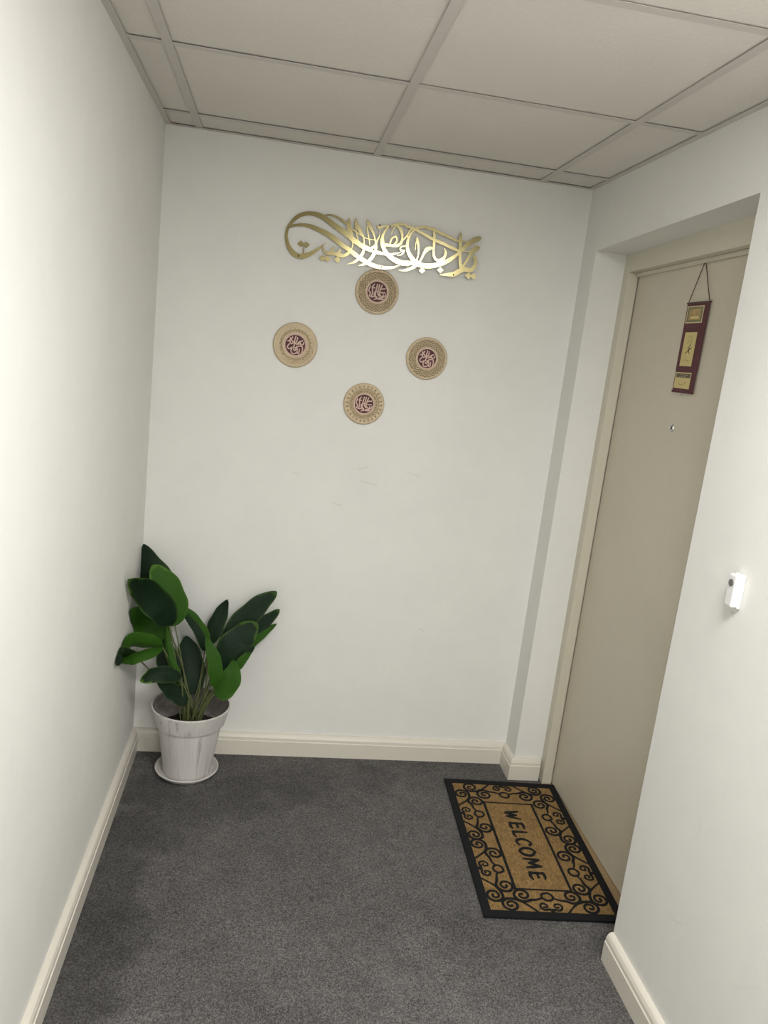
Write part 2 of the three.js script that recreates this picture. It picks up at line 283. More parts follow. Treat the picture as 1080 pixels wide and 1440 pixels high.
// ------------------------------------------------------------------ gold lettering on the back wall
{
  const Zf = 0.009, f = field([0.38, 1.86, 1.16, 2.12], 0.0008), mPx = 0.00253;
  const crop = (x0, y0, s) => (x, y, w = 0) => { const p = pix(x0 + x / s, y0 + y / s, 'z', Zf); return [p.x, p.y, w / s * mPx * 0.88]; };
  const A = crop(390, 285, 10.8), B = crop(470, 290, 9.818), C = crop(560, 300, 8.308);
  const st = (...list) => addStroke(f, list);
  st(A(742, 612, 5), A(640, 690, 35), A(540, 755, 60), A(440, 800, 75), A(340, 815, 85), A(250, 770, 82), A(180, 680, 72), A(147, 580, 56), A(137, 480, 48), A(160, 380, 45), A(220, 290, 52), A(300, 215, 60), A(400, 170, 65), A(490, 160, 65), A(590, 175, 75), A(690, 215, 80), A(790, 285, 88), A(900, 370, 88), A(1000, 440, 88), B(196, 405, 78), B(290, 485, 74), B(400, 560, 72), B(480, 595, 68), B(570, 635, 55), B(680, 660, 45), B(780, 670, 34), B(860, 655, 24), B(910, 643, 5));
  st(A(165, 385, 15), A(230, 350, 40), A(320, 336, 48), A(420, 338, 55), A(520, 362, 65), A(640, 415, 75), A(760, 475, 80), A(880, 560, 80), A(980, 640, 75), B(196, 596, 68), B(300, 680, 68), B(400, 750, 68), B(500, 805, 64), B(600, 840, 58), B(700, 855, 50), B(800, 850, 34), B(892, 822, 5));
  st(A(680, 195, 8), A(780, 185, 25), A(870, 205, 34), A(960, 250, 40), B(100, 190, 40), B(170, 240, 40));
  const dia = (fn, x, y, r) => addPoly(f, [fn(x - r, y), fn(x, y + r * 0.95), fn(x + r, y), fn(x, y - r * 0.95)].map((p) => [p[0], p[1]]));
  dia(A, 358, 622, 54); dia(A, 440, 640, 54); st(A(402, 680, 18), A(398, 780, 18));
  st(A(690, 665, 18), A(708, 740, 34), A(760, 768, 48), A(830, 772, 62), A(900, 782, 62), A(965, 800, 60), B(40, 672, 52), B(110, 690, 44), B(180, 660, 44), B(222, 612, 44));
  st(A(870, 662, 4), A(832, 725, 38), A(800, 765, 48)); st(A(972, 700, 4), A(935, 745, 38), A(915, 785, 48)); st(B(95, 598, 4), B(70, 640, 34), B(75, 680, 36));
  dia(A, 682, 840, 50); dia(A, 757, 850, 54); dia(A, 912, 868, 50);
  // tall strokes
  st(B(205, 158, 4), B(203, 220, 48), B(212, 300, 66), B(234, 370, 48), B(250, 440, 28), B(256, 520, 18), B(240, 590, 16)); st(B(180, 290, 16), B(200, 380, 14), B(232, 440, 10));
  st(B(300, 163, 4), B(302, 225, 46), B(332, 300, 60), B(370, 370, 44), B(404, 430, 24), B(410, 500, 18), B(415, 560, 30), B(395, 640, 42), B(350, 710, 46), B(280, 770, 34), B(168, 803, 4)); st(B(292, 260, 22), B(303, 350, 18), B(318, 430, 14), B(322, 492, 4));
  st(B(455, 178, 4), B(472, 240, 52), B(508, 310, 46), B(545, 390, 26), B(562, 470, 20), B(572, 560, 40), B(556, 640, 50), B(510, 720, 50), B(450, 780, 44), B(390, 810, 28), B(325, 823, 4)); st(B(455, 290, 26), B(468, 400, 18), B(484, 480, 14), B(488, 548, 4));
  st(B(240, 310, 20), B(340, 385, 16), B(430, 440, 14), B(510, 463, 12), B(605, 465, 8));
  st(B(637, 355, 4), B(615, 430, 18), B(582, 500, 26), B(556, 560, 48), B(470, 598, 36));
  st(B(585, 272, 10), B(630, 290, 44), B(690, 280, 28), B(770, 285, 34)); st(B(612, 300, 34), B(632, 330, 6));
  st(B(735, 296, 26), B(690, 360, 32), B(664, 430, 42), B(668, 510, 50), B(690, 600, 56), B(740, 680, 62), B(830, 745, 72), B(920, 785, 76), B(1010, 795, 74), C(60, 582, 60), C(180, 588, 46)); st(B(635, 440, 4), B(645, 520, 26), B(680, 610, 40));
  st(B(778, 400, 4), B(815, 320, 18), B(860, 275, 28), B(905, 312, 50), B(930, 380, 38), B(935, 450, 28), B(910, 520, 40), B(850, 552, 44), B(780, 545, 40), B(690, 535, 44));
  st(B(768, 510, 28), B(795, 448, 24), B(845, 424, 28), B(862, 480, 28), B(832, 524, 30));
  st(B(772, 288, 24), B(830, 258, 28), B(900, 250, 34), B(980, 262, 34), C(80, 145, 32), C(180, 185, 34), C(280, 240, 34), C(400, 308, 38), C(520, 360, 40), C(640, 420, 38), C(700, 446, 30));
  st(B(972, 555, 24), B(920, 566, 20), B(906, 602, 22), B(945, 622, 24), B(890, 645, 8)); st(B(966, 615, 22), B(932, 665, 24), B(862, 686, 4)); st(B(820, 672, 6), B(880, 650, 16), B(905, 640, 10));
  st(C(200, 170, 8), C(145, 240, 24), C(106, 330, 34), C(104, 420, 42), C(135, 500, 50), C(180, 560, 60), C(240, 602, 64), C(330, 620, 60), C(430, 610, 60), C(530, 580, 56), C(620, 530, 48), C(690, 475, 36), C(740, 430, 44), C(800, 370, 58), C(870, 325, 68), C(928, 302, 58), C(948, 292, 20));
  st(C(150, 180, 10), C(110, 250, 22), C(50, 320, 14), B(1015, 420, 10)); st(C(176, 138, 8), C(165, 175, 22), C(120, 215, 18));
  st(C(0, 670, 4), C(80, 668, 28), C(160, 640, 40), C(220, 600, 40));
  st(C(140, 250, 8), C(175, 212, 22), C(230, 176, 28), C(300, 166, 30), C(380, 184, 38), C(460, 220, 34), C(580, 280, 34), C(680, 325, 28), C(800, 343, 9));
  st(C(405, 178, 14), C(415, 260, 34), C(412, 350, 32), C(405, 450, 28), C(415, 520, 30), C(450, 555, 38), C(500, 547, 44), C(535, 510, 36), C(545, 460, 28), C(533, 412, 4));
  st(C(215, 272, 4), C(220, 330, 38), C(231, 400, 26), C(230, 480, 18), C(212, 545, 20)); st(C(195, 430, 8), C(200, 340, 8));
  st(C(375, 410, 40), C(330, 425, 52), C(290, 480, 30), C(262, 540, 24), C(236, 580, 24));
  st(C(726, 216, 4), C(718, 300, 44), C(715, 400, 42), C(712, 500, 40), C(715, 600, 40), C(735, 660, 60));
  st(C(472, 722, 4), C(560, 720, 38), C(640, 716, 60), C(700, 682, 64), C(770, 660, 62), C(830, 670, 56), C(870, 635, 50), C(892, 570, 44), C(882, 520, 38), C(868, 490, 6)); st(C(872, 500, 10), C(828, 575, 8));
  st(C(740, 632, 34), C(790, 560, 34), C(830, 480, 44), C(880, 430, 72), C(915, 412, 56)); st(C(745, 450, 10), C(845, 450, 14));
  dia(C, 270, 672, 37); dia(C, 483, 668, 38); dia(C, 808, 735, 40); dia(C, 866, 742, 38);
  const gold = new THREE.MeshPhysicalMaterial({ color: rgb(0.315, 0.272, 0.135), metalness: 1, roughness: 0.16 });
  const brushed = dataTex(256, (u, v, i, j) => [cl(128 + 50 * tileNoise(u * 3, v * 90, 90, 4.2) + 30 * tileNoise(u * 12, v * 120, 120, 1.2))], false, 6); gold.bumpMap = brushed; gold.bumpScale = 0.00004;
  const t = thing('calligraphy_wall_art', 'gold metal cut-out Arabic calligraphy mounted high on the back wall', 'wall art', 0.76, 1.97, 0.014); t.rotation.set(-0.018, -0.03, 0);
  const g = cutSheet(f, 0.003, 0.0002); g.translate(-0.76, -1.97, 0); mesh('lettering', g, gold, t);
  for (const s of [A(322, 808), B(628, 265), B(770, 285), B(540, 597), B(648, 842), C(635, 722)]) mesh('nail', new THREE.CylinderGeometry(0.0030, 0.0030, 0.0200, 14).rotateX(Math.PI / 2).translate(s[0] - 0.76, s[1] - 1.97, -0.0058), M.dark, t).userData.label = 'small black nail head';
}

// ------------------------------------------------------------------ four round plaques
{
  const beige = new THREE.MeshStandardMaterial({ roughness: 0.8, map: dataTex(256, (u, v) => { const s = 7 * tileNoise(u * 9, v * 9, 9, 3) + 8 * tileNoise(u * 44, v * 44, 44, 8); return [cl(205 + s), cl(187 + s), cl(156 + s)]; }, true, 8) });
  const red = new THREE.MeshStandardMaterial({ color: rgb(0.062, 0.002, 0.006), roughness: 0.55 });
  const rose = new THREE.MeshStandardMaterial({ color: rgb(0.66, 0.47, 0.39), roughness: 0.7 });
  const k1 = (x, y) => [(x - 548) / 212, -(y - 552) / 218], k2 = (x, y) => [(x - 553) / 218, -(y - 545) / 220];
  const text1 = [[[385, 445], [362, 550], [400, 585], [385, 650], [420, 672]], [[470, 395], [432, 455], [440, 520], [445, 610], [425, 668], [485, 662], [490, 565]], [[540, 388], [525, 470], [513, 560], [518, 672]], [[587, 388], [572, 480], [566, 590], [600, 640]], [[520, 548], [566, 540]], [[642, 398], [612, 500], [600, 590], [660, 645], [728, 635], [738, 590]], [[690, 600], [690, 640]], [[618, 482], [718, 466]], [[632, 560], [722, 552]], [[500, 722], [560, 700], [640, 706], [690, 690], [660, 666], [590, 692]], [[545, 660], [555, 705]], [[430, 470], [480, 470]]].map((l) => l.map((q) => k1(...q)));
  const text2 = [[[385, 470], [430, 462], [482, 375]], [[435, 398], [428, 470], [465, 525], [505, 490], [468, 450]], [[552, 355], [530, 450], [530, 560], [515, 590], [560, 605], [610, 566], [705, 562], [718, 640], [704, 705]], [[592, 380], [580, 450], [545, 520]], [[705, 435], [640, 462], [580, 530]], [[615, 520], [655, 500], [690, 525], [722, 515], [735, 470]], [[660, 480], [660, 515]], [[422, 530], [383, 600], [420, 640], [486, 606], [470, 680], [500, 732], [562, 730], [602, 690], [600, 605]], [[520, 640], [550, 668], [575, 625]], [[602, 705], [640, 724], [652, 625]]].map((l) => l.map((q) => k2(...q)));
  const N = 13, TAU = Math.PI * 2;
  const pit = (v, w) => { const e = Math.max(0, Math.min(1, (v - (1 - w)) / (w * 0.35))); return e * e * (3 - 2 * e); };
  const patterns = {
    // crossing spiral ribs that leave staggered diamond holes
    lattice: (r, a) => { if (r < 0.55 || r > 0.87) return 0; const q = (r - 0.55) / 0.32 * 2.5 * Math.PI, x = Math.cos(N * a + q), y = Math.cos(N * a - q); return pit(Math.abs(x * y), 0.62); },
    // one deep ring of zigzag cuts, shallow nicks outside it
    zigzag: (r, a) => { const m = 0.645 + 0.024 * Math.cos(26 * a), z = pit(1 - Math.abs(r - m) / 0.075, 0.62) * (0.45 + 0.55 * Math.abs(Math.cos(13 * a))); const w = r > 0.70 && r < 0.85 ? pit(Math.cos(26 * a + 60 * (r - 0.7)), 0.8) * 0.45 * Math.max(0, Math.cos(a + 1.0)) : 0; return Math.max(z, w); },
    // ring of eyelets, band of cuts, ring of small nicks
    loops: (r, a) => { const d = pit(1 - Math.hypot((r - 0.835) / 0.055, Math.sin(13 * a) / 0.55), 0.8); const b = pit(1 - Math.abs(r - 0.695 - 0.016 * Math.cos(26 * a)) / 0.07, 0.7) * (0.5 + 0.5 * Math.abs(Math.cos(13 * a + 0.8))); const c = r > 0.545 && r < 0.62 ? pit(Math.abs(Math.cos(13 * a)), 0.6) * 0.9 : 0; return Math.max(d, b, c); },
  };
  function plaque(label, u, v, R, pattern, text, sc) {
    const p = pix(u, v, 'z', 0.008), t = thing('wall_plaque', label, 'plaque', p.x, p.y, 0.001, 'round plaques on the back wall');
    // turned and carved body: height over the disc
    const nr = 84, na = 416, T = 0.0105, pos = [], uv = [], idx = [];
    const prof = (r) => r > 0.93 ? T - 0.006 * ((r - 0.93) / 0.07) ** 2 : r < 0.435 ? T - 0.0022 : r < 0.455 ? T - 0.0022 * (0.455 - r) / 0.02 : T;
    for (let i = 0; i <= nr; i++) for (let k = 0; k <= na; k++) { const r = i / nr, a = k / na * TAU, z = prof(r) - 0.0082 * Math.min(1, patterns[pattern](r, a)); pos.push(R * r * Math.cos(a), R * r * Math.sin(a), z); uv.push(R * r * Math.cos(a), R * r * Math.sin(a)); }
    for (let k = 0; k <= na; k++) { const a = k / na * TAU; pos.push(R * 0.985 * Math.cos(a), R * 0.985 * Math.sin(a), 0); uv.push(0, 0); }
    for (let i = 0; i <= nr; i++) for (let k = 0; k < na; k++) { const q = i * (na + 1) + k; idx.push(q, q + na + 1, q + 1, q + 1, q + na + 1, q + na + 2); }
    const g = new THREE.BufferGeometry(); g.setAttribute('position', new THREE.Float32BufferAttribute(pos, 3)); g.setAttribute('uv', new THREE.Float32BufferAttribute(uv, 2)); g.setIndex(idx); g.computeVertexNormals();
    mesh('carved_disc', g, beige, t);
    const c = mesh('centre', new THREE.CylinderGeometry(R * sc, R * sc, 0.0006, 56).rotateX(Math.PI / 2).translate(0, 0, T - 0.0016), red, t); c.userData.label = 'dark red round centre';
    mesh('centre_ring', new THREE.TorusGeometry(R * (sc + 0.035), R * 0.032, 8, 72).scale(1, 1, 0.35).translate(0, 0, T), rose, t);
    const f = field([-R * 0.5, -R * 0.5, R * 0.5, R * 0.5], 0.0004), q = R * sc * 0.985;
    for (const l of text) addStroke(f, l.map(([x, y]) => [x * q, y * q, q * 0.125]));
    mesh('lettering', cutSheet(f, 0.0013, 0.00012).translate(0, 0, T - 0.0013), rose, t).userData.label = 'raised beige Arabic lettering';
  }
  plaque('round beige carved plaque with red lettered centre right below the gold calligraphy', 530.3, 410.5, 0.0785, 'lattice', text1, 0.445);
  plaque('round beige carved plaque level with the middle pair, on the potted plant side', 415.2, 485.2, 0.0795, 'zigzag', text2, 0.45);
  plaque('round beige carved plaque level with the middle pair, on the door side', 600.2, 504.3, 0.0770, 'lattice', text2, 0.44);
  plaque('lowest of the four round beige carved plaques on the back wall', 511.8, 568, 0.0760, 'loops', text1, 0.445);
}

// ------------------------------------------------------------------ welcome mat
{
  const ang = 0.0489, mw = 0.4455, ml = 0.757, y0 = 0.002;
  const mat = thing('doormat', 'tan coir doormat with black rubber scrollwork lettered WELCOME before the door', 'doormat', 1.218, y0, 0.163); mat.rotation.y = -ang;
  const rubber = new THREE.MeshPhysicalMaterial({ color: rgb(0.0085, 0.009, 0.0105), roughness: 0.8, specularIntensity: 0.35 });
  const r = rng(77), sp = Float32Array.from({ length: 512 * 512 }, () => r());
  // coir: short fibres lying every way
  const fib = new Float32Array(512 * 512).fill(0.42), tone = new Float32Array(512 * 512).fill(0);
  for (let k = 0; k < 15000; k++) {
    let x = r() * 512, y = r() * 512; const a = (r() - 0.5) * 1.7 + Math.PI / 2, n = 8 + r() * 18, v = r(), w = r();
    for (let s = 0; s < n; s++) { x += Math.cos(a); y += Math.sin(a); const o = ((y | 0) & 511) * 512 + ((x | 0) & 511); fib[o] = v; tone[o] = w; }
  }
  const coir = new THREE.MeshStandardMaterial({ roughness: 0.95 });
  coir.map = dataTex(512, (u, v, i, j) => { const o = j * 512 + i, s = (fib[o] - 0.5) * 125 + 16 * tileNoise(u * 7, v * 7, 7, 3.1) + 22 * (sp[o] - 0.5), w = tone[o] * 14 - (sp[(o * 7 + 13) & 262143] > 0.93 ? 42 : 0); return [cl(140 + s + w), cl(112 + s * 0.86), cl(72 + s * 0.62 - Math.abs(w))]; }, true);
  coir.bumpMap = dataTex(512, (u, v, i, j) => [cl(255 * fib[j * 512 + i])]); coir.bumpScale = 0.0025; for (const t of [coir.map, coir.bumpMap]) t.repeat.set(3.2, 3.2);
  const flat = (g, y) => { g.rotateX(Math.PI / 2); g.translate(0, y, 0); return g; };      // (a, b) -> (x, z); the extrusion goes downwards
  mesh('rubber_base', box(0.001, mw - 0.001, 0, 0.0035, 0.001, ml - 0.001), rubber, mat);
  mesh('coir_pile', metreUV(box(0.022, mw - 0.021, 0.0035, 0.0066, 0.024, ml - 0.025)), coir, mat);
  // rubber border, frame and scrolls
  const f = field([-0.004, -0.004, mw + 0.004, ml + 0.004], 0.00095);
  const line = (ax, ay, bx, by, w) => addStroke(f, [[ax, ay, w], [bx, by, w]], false);
  const bw = 0.027, h = bw / 2;
  { const R = 0.004; for (const [i0, i1, j0, j1] of [[0, bw, 0, ml], [mw - 0.026, mw, 0, ml], [0, mw, 0, bw + 0.001], [0, mw, ml - 0.0275, ml]]) addPoly(f, [[i0, j0], [i1, j0], [i1, j1], [i0, j1]]); }
  const I = { a0: 0.128, a1: 0.313, b0: 0.150, b1: 0.629 };
  line(I.a0, I.b0, I.a0, I.b1, 0.0092); line(I.a1, I.b0, I.a1, I.b1, 0.0080); line(I.a0, I.b0, I.a1, I.b0, 0.0050); line(I.a0, I.b1, I.a1, I.b1, 0.0055);
  const rj = rng(303);
  function unit(map) {
    const j = () => (rj() - 0.5) * 0.0012, S = (pts) => addStroke(f, pts.map(([s, t, w]) => { const q = map(s + j(), t + j()); return [q[0], q[1], w * (0.92 + 0.16 * rj())]; }), true, 6);
    const ring = []; for (let k = 0; k <= 10; k++) { const a = k / 10 * 2 * Math.PI; ring.push([0.0185 * Math.cos(a), 0.0685 + 0.0170 * Math.sin(a), 0.0074]); } S(ring);
    for (const m of [1, -1]) {
      const mm = (l) => l.map(([s, t, w]) => [m * s, t, w]);
      const sp2 = (cs, ct, r0, r1, a0, turns, dir, w, lead) => { const p = mm(lead), n = Math.round(turns * 9); for (let k = 0; k <= n; k++) { const e = k / n, rr = r0 + (r1 - r0) * Math.pow(e, 1.35), a = a0 + dir * turns * 2 * Math.PI * e; p.push([m * (cs + rr * Math.cos(a)), ct + rr * Math.sin(a), w * (1 - 0.3 * e) * (k === n ? 1.35 : 1)]); } S(p); };
      // inner scroll: leaves the ring, swings towards the border and curls up against the inner frame
      sp2(0.080, 0.0725, 0.0300, 0.0045, -2.35, 1.62, 1, 0.0095, [[0.019, 0.062, 0.006], [0.036, 0.0545, 0.0065]]);
      // outer scroll: leaves the border, crosses to the inner scroll and curls back to the border
      sp2(0.1265, 0.0265, 0.0282, 0.0042, 1.85, 1.62, -1, 0.0095, [[0.046, -0.004, 0.0065], [0.066, 0.02, 0.006], [0.092, 0.044, 0.008]]);
      S(mm([[0.098, 0.046, 0.006], [0.108, 0.052, 0.010], [0.120, 0.052, 0.008]]));
      // little curls at the border
      sp2(0.0205, 0.0255, 0.0172, 0.0036, -2.3, 1.2, 1, 0.0074, [[0.002, 0.007, 0.010]]);
    }
    S([[0, -0.003, 0.010], [0, 0.009, 0.009], [0, 0.014, 0.004]]);
  }
  const o = 0.026;
  for (const c of [0.2295, 0.5355]) { unit((s, t) => [o + t, c + s]); unit((s, t) => [mw - o - t, c + s]); }
  unit((s, t) => [0.2215 + s, bw + t]); unit((s, t) => [0.2235 + s, ml - 0.028 - t]);
  mesh('rubber_scrollwork', flat(cutSheet(f, 0.0052, 0.00018), 0.0083), rubber, mat);
  // letters, reading towards the near end with their feet away from the door
  const LH = 0.051, a0 = 0.195, letter = (b0, w, strokes) => {
    const g = field([a0 - 0.012, b0 - 0.012, a0 + LH + 0.014, b0 + w + 0.012], 0.0006);
    for (const s of strokes) addStroke(g, s.map(([x, y, q]) => [a0 + y * LH, b0 + x * w + (1 - y) * 0.002, q * 0.00142]));
    mesh('letter', flat(cutSheet(g, 0.0025, 0.00012), 0.0080), rubber, mat);
  };
  letter(0.199, 0.050, [[[0.0, 1.02, 4], [0.06, 0.9, 7], [0.2, 0.12, 8.5], [0.24, 0.02, 6]], [[0.24, 0.06, 6], [0.40, 0.45, 8], [0.52, 0.78, 6]], [[0.52, 0.78, 6], [0.58, 0.4, 8], [0.66, 0.06, 7]], [[0.66, 0.06, 6], [0.82, 0.5, 7.5], [1.0, 1.0, 4]]]);
  letter(0.269, 0.038, [[[0.22, 0.98, 6], [0.15, 0.5, 8], [0.12, 0.05, 7]], [[0.1, 0.93, 6], [0.55, 0.98, 7.5], [0.98, 0.96, 4]], [[0.16, 0.52, 6], [0.75, 0.54, 6.5]], [[0.05, 0.1, 7], [0.55, 0.03, 8], [1.0, 0.12, 4]]]);
  letter(0.321, 0.031, [[[0.2, 1.03, 4.5], [0.14, 0.5, 7.5], [0.1, 0.06, 8]], [[0.1, 0.08, 7], [0.6, 0.03, 6.5], [1.05, 0.14, 4]]]);
  letter(0.366, 0.034, [[[1.0, 0.86, 8], [0.7, 1.0, 6.5], [0.25, 0.82, 7], [0.02, 0.42, 8], [0.25, 0.06, 7.5], [0.65, 0.02, 6], [1.0, 0.16, 4]]]);
  letter(0.415, 0.044, [[[0.5, 1.03, 6], [0.12, 0.78, 8], [0.06, 0.3, 8.5], [0.42, -0.02, 7], [0.84, 0.2, 8.5], [0.94, 0.68, 8], [0.5, 1.03, 6]]]);
  letter(0.472, 0.048, [[[0.02, 0.0, 4.5], [0.1, 0.5, 8], [0.16, 1.0, 7]], [[0.16, 1.0, 7], [0.38, 0.6, 8], [0.5, 0.28, 6.5]], [[0.5, 0.28, 6.5], [0.66, 0.6, 8], [0.84, 1.0, 7]], [[0.84, 1.0, 7], [0.92, 0.5, 8.5], [0.98, 0.02, 5]]]);
  letter(0.541, 0.036, [[[0.22, 0.98, 6], [0.15, 0.5, 8], [0.12, 0.05, 7]], [[0.1, 0.93, 6], [0.55, 0.98, 7.5], [1.0, 0.94, 4]], [[0.16, 0.52, 6], [0.78, 0.54, 6.5]], [[0.05, 0.1, 7], [0.55, 0.03, 8], [1.02, 0.12, 4]]]);
}

// ------------------------------------------------------------------ plant in its pot
const POT = { x: 0.2255, z: 0.157 };
{
  const wash = document.createElement('canvas'); wash.width = 1024; wash.height = 512;
  { // whitewash brushed over grey clay: vertical bristle streaks and worn spots
    const c = wash.getContext('2d'), im = c.createImageData(1024, 512);
    for (let j = 0; j < 512; j++) for (let i = 0; i < 1024; i++) {
      const u = i / 1024, v = j / 512, a = u * 2 * Math.PI, X = Math.cos(a), Y = Math.sin(a);
      const streak = perlin.noise(X * 34, Y * 34, v * 9) + 0.8 * perlin.noise(X * 90, Y * 90, v * 14), big = perlin.noise(X * 2.6, Y * 2.6, v * 4.2 + 9), fine = perlin.noise(X * 60, Y * 60, v * 40 + 3);
      const worn = Math.max(0, perlin.noise(X * 6, Y * 6, v * 9 + 20) + 0.5 * fine - 0.40) * 120;
      const s = 6 * streak + 11 * big + 7 * fine - worn, k = (j * 1024 + i) * 4;
      im.data[k] = cl(203 + s); im.data[k + 1] = cl(199 + s); im.data[k + 2] = cl(195 + s); im.data[k + 3] = 255;
    }
    c.putImageData(im, 0, 0);
  }
  const wt = new THREE.CanvasTexture(wash); wt.colorSpace = THREE.SRGBColorSpace; wt.wrapS = wt.wrapT = THREE.RepeatWrapping;
  const clay = new THREE.MeshStandardMaterial({ map: wt, roughness: 0.6, bumpMap: wt, bumpScale: 0.0005 });
  const lathe = (pts, n = 96) => new THREE.LatheGeometry(pts.map((q) => new THREE.Vector2(...q)), n);
  const plant = thing('potted_plant', 'green broad-leaved plant in a whitewashed flowerpot and saucer in the corner', 'potted plant', POT.x, 0.0075, POT.z);
  mesh('saucer', lathe([[0, 0.001], [0.092, 0.001], [0.100, 0.004], [0.114, 0.018], [0.1165, 0.0225], [0.1155, 0.0255], [0.112, 0.0255], [0.109, 0.022], [0.098, 0.010], [0.088, 0.0075], [0, 0.0075]]).translate(-0.001, -0.0076, -0.003), clay, plant).userData.label = 'shallow round whitewashed saucer';
  const HT = 0.2685;
  const pot = mesh('flowerpot', lathe([[0, 0.0], [0.083, 0.0], [0.0865, 0.004], [0.1158, 0.1965], [0.1165, 0.2015], [0.1225, 0.1995], [0.1265, 0.2015], [0.1405, 0.260], [0.1425, 0.2655], [0.1405, HT], [0.1375, HT]]), clay, plant);
  const bare = new THREE.MeshStandardMaterial({ roughness: 0.85, map: dataTex(256, (u, v) => { const q = 26 * tileNoise(u * 8, v * 5, 40, 2) + 18 * tileNoise(u * 30, v * 16, 480, 5); return [cl(132 + q), cl(126 + q), cl(122 + q)]; }, true) });
  mesh('inner_wall', lathe([[0.1375, HT], [0.1335, 0.264], [0.1215, 0.211], [0.113, 0.206], [0.1020, 0.16], [0, 0.155]]), bare, plant).userData.label = 'bare grey inside of the pot';
  pot.userData.label = 'whitewashed clay flowerpot with a broad collar';
  // soil: lumpy disc
  { const g = new THREE.CircleGeometry(0.1125, 48, 0, Math.PI * 2); const pos = [], idx = [], nr = 22, na = 72; for (let i = 0; i <= nr; i++) for (let k = 0; k < na; k++) { const rr = 0.1075 * i / nr, a = k / na * 2 * Math.PI, x = rr * Math.cos(a), z = rr * Math.sin(a); pos.push(x, 0.178 + 0.012 * perlin.noise(x * 40, z * 40, 1) + 0.007 * perlin.noise(x * 130, z * 130, 5), z); } for (let i = 0; i < nr; i++) for (let k = 0; k < na; k++) { const a = i * na + k, b = i * na + (k + 1) % na; idx.push(a, b, a + na, b, b + na, a + na); } const s = new THREE.BufferGeometry(); s.setAttribute('position', new THREE.Float32BufferAttribute(pos, 3)); s.setIndex(idx); s.computeVertexNormals(); mesh('soil', s, new THREE.MeshStandardMaterial({ color: rgb(0.022, 0.018, 0.016), roughness: 1 }), plant); }
  // foliage
  const veins = dataTex(256, (u, v) => { const x = Math.abs(u - 0.5) * 2, s = Math.sin((v * 42 - x * 9) * 2 * Math.PI) * 0.5 + 0.5; return [cl(90 + 130 * s + 30 * tileNoise(u * 6, v * 14, 14, 3))]; });
  const leafMat = new THREE.MeshPhysicalMaterial({ vertexColors: true, roughness: 0.5, specularIntensity: 0.45, bumpMap: veins, bumpScale: 0.0009 });
  const stemMat = new THREE.MeshStandardMaterial({ color: rgb(0.105, 0.125, 0.045), roughness: 0.55 });
  // every leaf is the same: a deep green upper face, a yellow-green underside, a thin pale margin that widens at some tips
  const UPPER = [0.0060, 0.0205, 0.0075], UNDER = [0.0270, 0.0890, 0.0058], MARGIN = [0.105, 0.215, 0.024];
  const r = rng(9);
  function place(u, v, z) { let p = pix(u, v, 'z', z); while (p.x < 0.010 && z < 0.8) { z += 0.01; p = pix(u, v, 'z', z); } return p; }
  // q: [u, v, z] from stalk to tip; hw: apparent half width in photograph pixels; turn about the midrib; fold of the blade; underside: the lower face looks at the photographer; rim: pale margin near the tip
  function leaf(q, hw, o = {}) {
    const { turn = 0, fold = 0.25, underside = false, wave = 0.05, rim = 0, shape = 0.62, blunt = 0.55 } = o;
    const pts = q.map((k) => place(...k)), curve = new THREE.CatmullRomCurve3(pts, false, 'centripetal'), nt = 26, ns = 12;
    const pos = [], col = [], uv = [], idx = []; const up = new THREE.Vector3(), ph = r() * 6;
    for (const layer of [1, -1]) for (let i = 0; i <= nt; i++) {
      const t = i / nt, P = curve.getPointAt(t), T = curve.getTangentAt(t), V = CAM.clone().sub(P); const D = V.length(); V.normalize();
      const S0 = new THREE.Vector3().crossVectors(T, V).normalize(), N0 = new THREE.Vector3().crossVectors(S0, T).normalize();
      const S = S0.clone().multiplyScalar(Math.cos(turn)).addScaledVector(N0, Math.sin(turn)), Nn = N0.clone().multiplyScalar(Math.cos(turn)).addScaledVector(S0, -Math.sin(turn));
      const eb = blunt * shape * 1.25, et = blunt * 1.28, tm = eb / (eb + et), tc = 0.004 + 0.992 * t, w = hw * D / FPX * Math.pow(tc / tm, eb) * Math.pow((1 - tc) / (1 - tm), et);
      for (let k = 0; k <= ns; k++) {
        const s = k / ns * 2 - 1, ruffle = wave * w * Math.sin(t * 15 + ph + (s > 0 ? 1.7 : 0)) * s * s;
        const p = P.clone().addScaledVector(S, s * w * (1 + 0.05 * Math.sin(t * 17 + ph * 2 + s))).addScaledVector(Nn, -fold * Math.pow(Math.abs(s), 1.4) * w + ruffle + layer * 0.0005);
        p.x = Math.max(p.x, 0.004 + layer * 0.0005); p.z = Math.max(p.z, 0.004 + layer * 0.0005);
        pos.push(p.x - POT.x, p.y - 0.0075, p.z - POT.z); uv.push((s + 1) / 2, t);
        const c = (layer > 0) === underside ? UNDER : UPPER, e = Math.abs(s) > 0.99 ? 0.3 : 0, tipc = rim && t > 0.8 && (Math.abs(s) > 0.8 || t > 0.95) ? rim : 0;
        for (let m = 0; m < 3; m++) col.push(c[m] * (1 - Math.max(e, tipc)) + MARGIN[m] * Math.max(e, tipc));
      }
    }
    const row = ns + 1, per = (nt + 1) * row;
    for (const layer of [0, 1]) for (let i = 0; i < nt; i++) for (let k = 0; k < ns; k++) { const a = layer * per + i * row + k, b = a + 1, c = a + row, d = c + 1; layer ? idx.push(a, c, b, b, c, d) : idx.push(a, b, c, b, d, c); }
    const edge = (a, b) => idx.push(a, b, a + per, b, b + per, a + per);
    for (let i = 0; i < nt; i++) { edge(i * row, (i + 1) * row); edge(i * row + ns, (i + 1) * row + ns); }
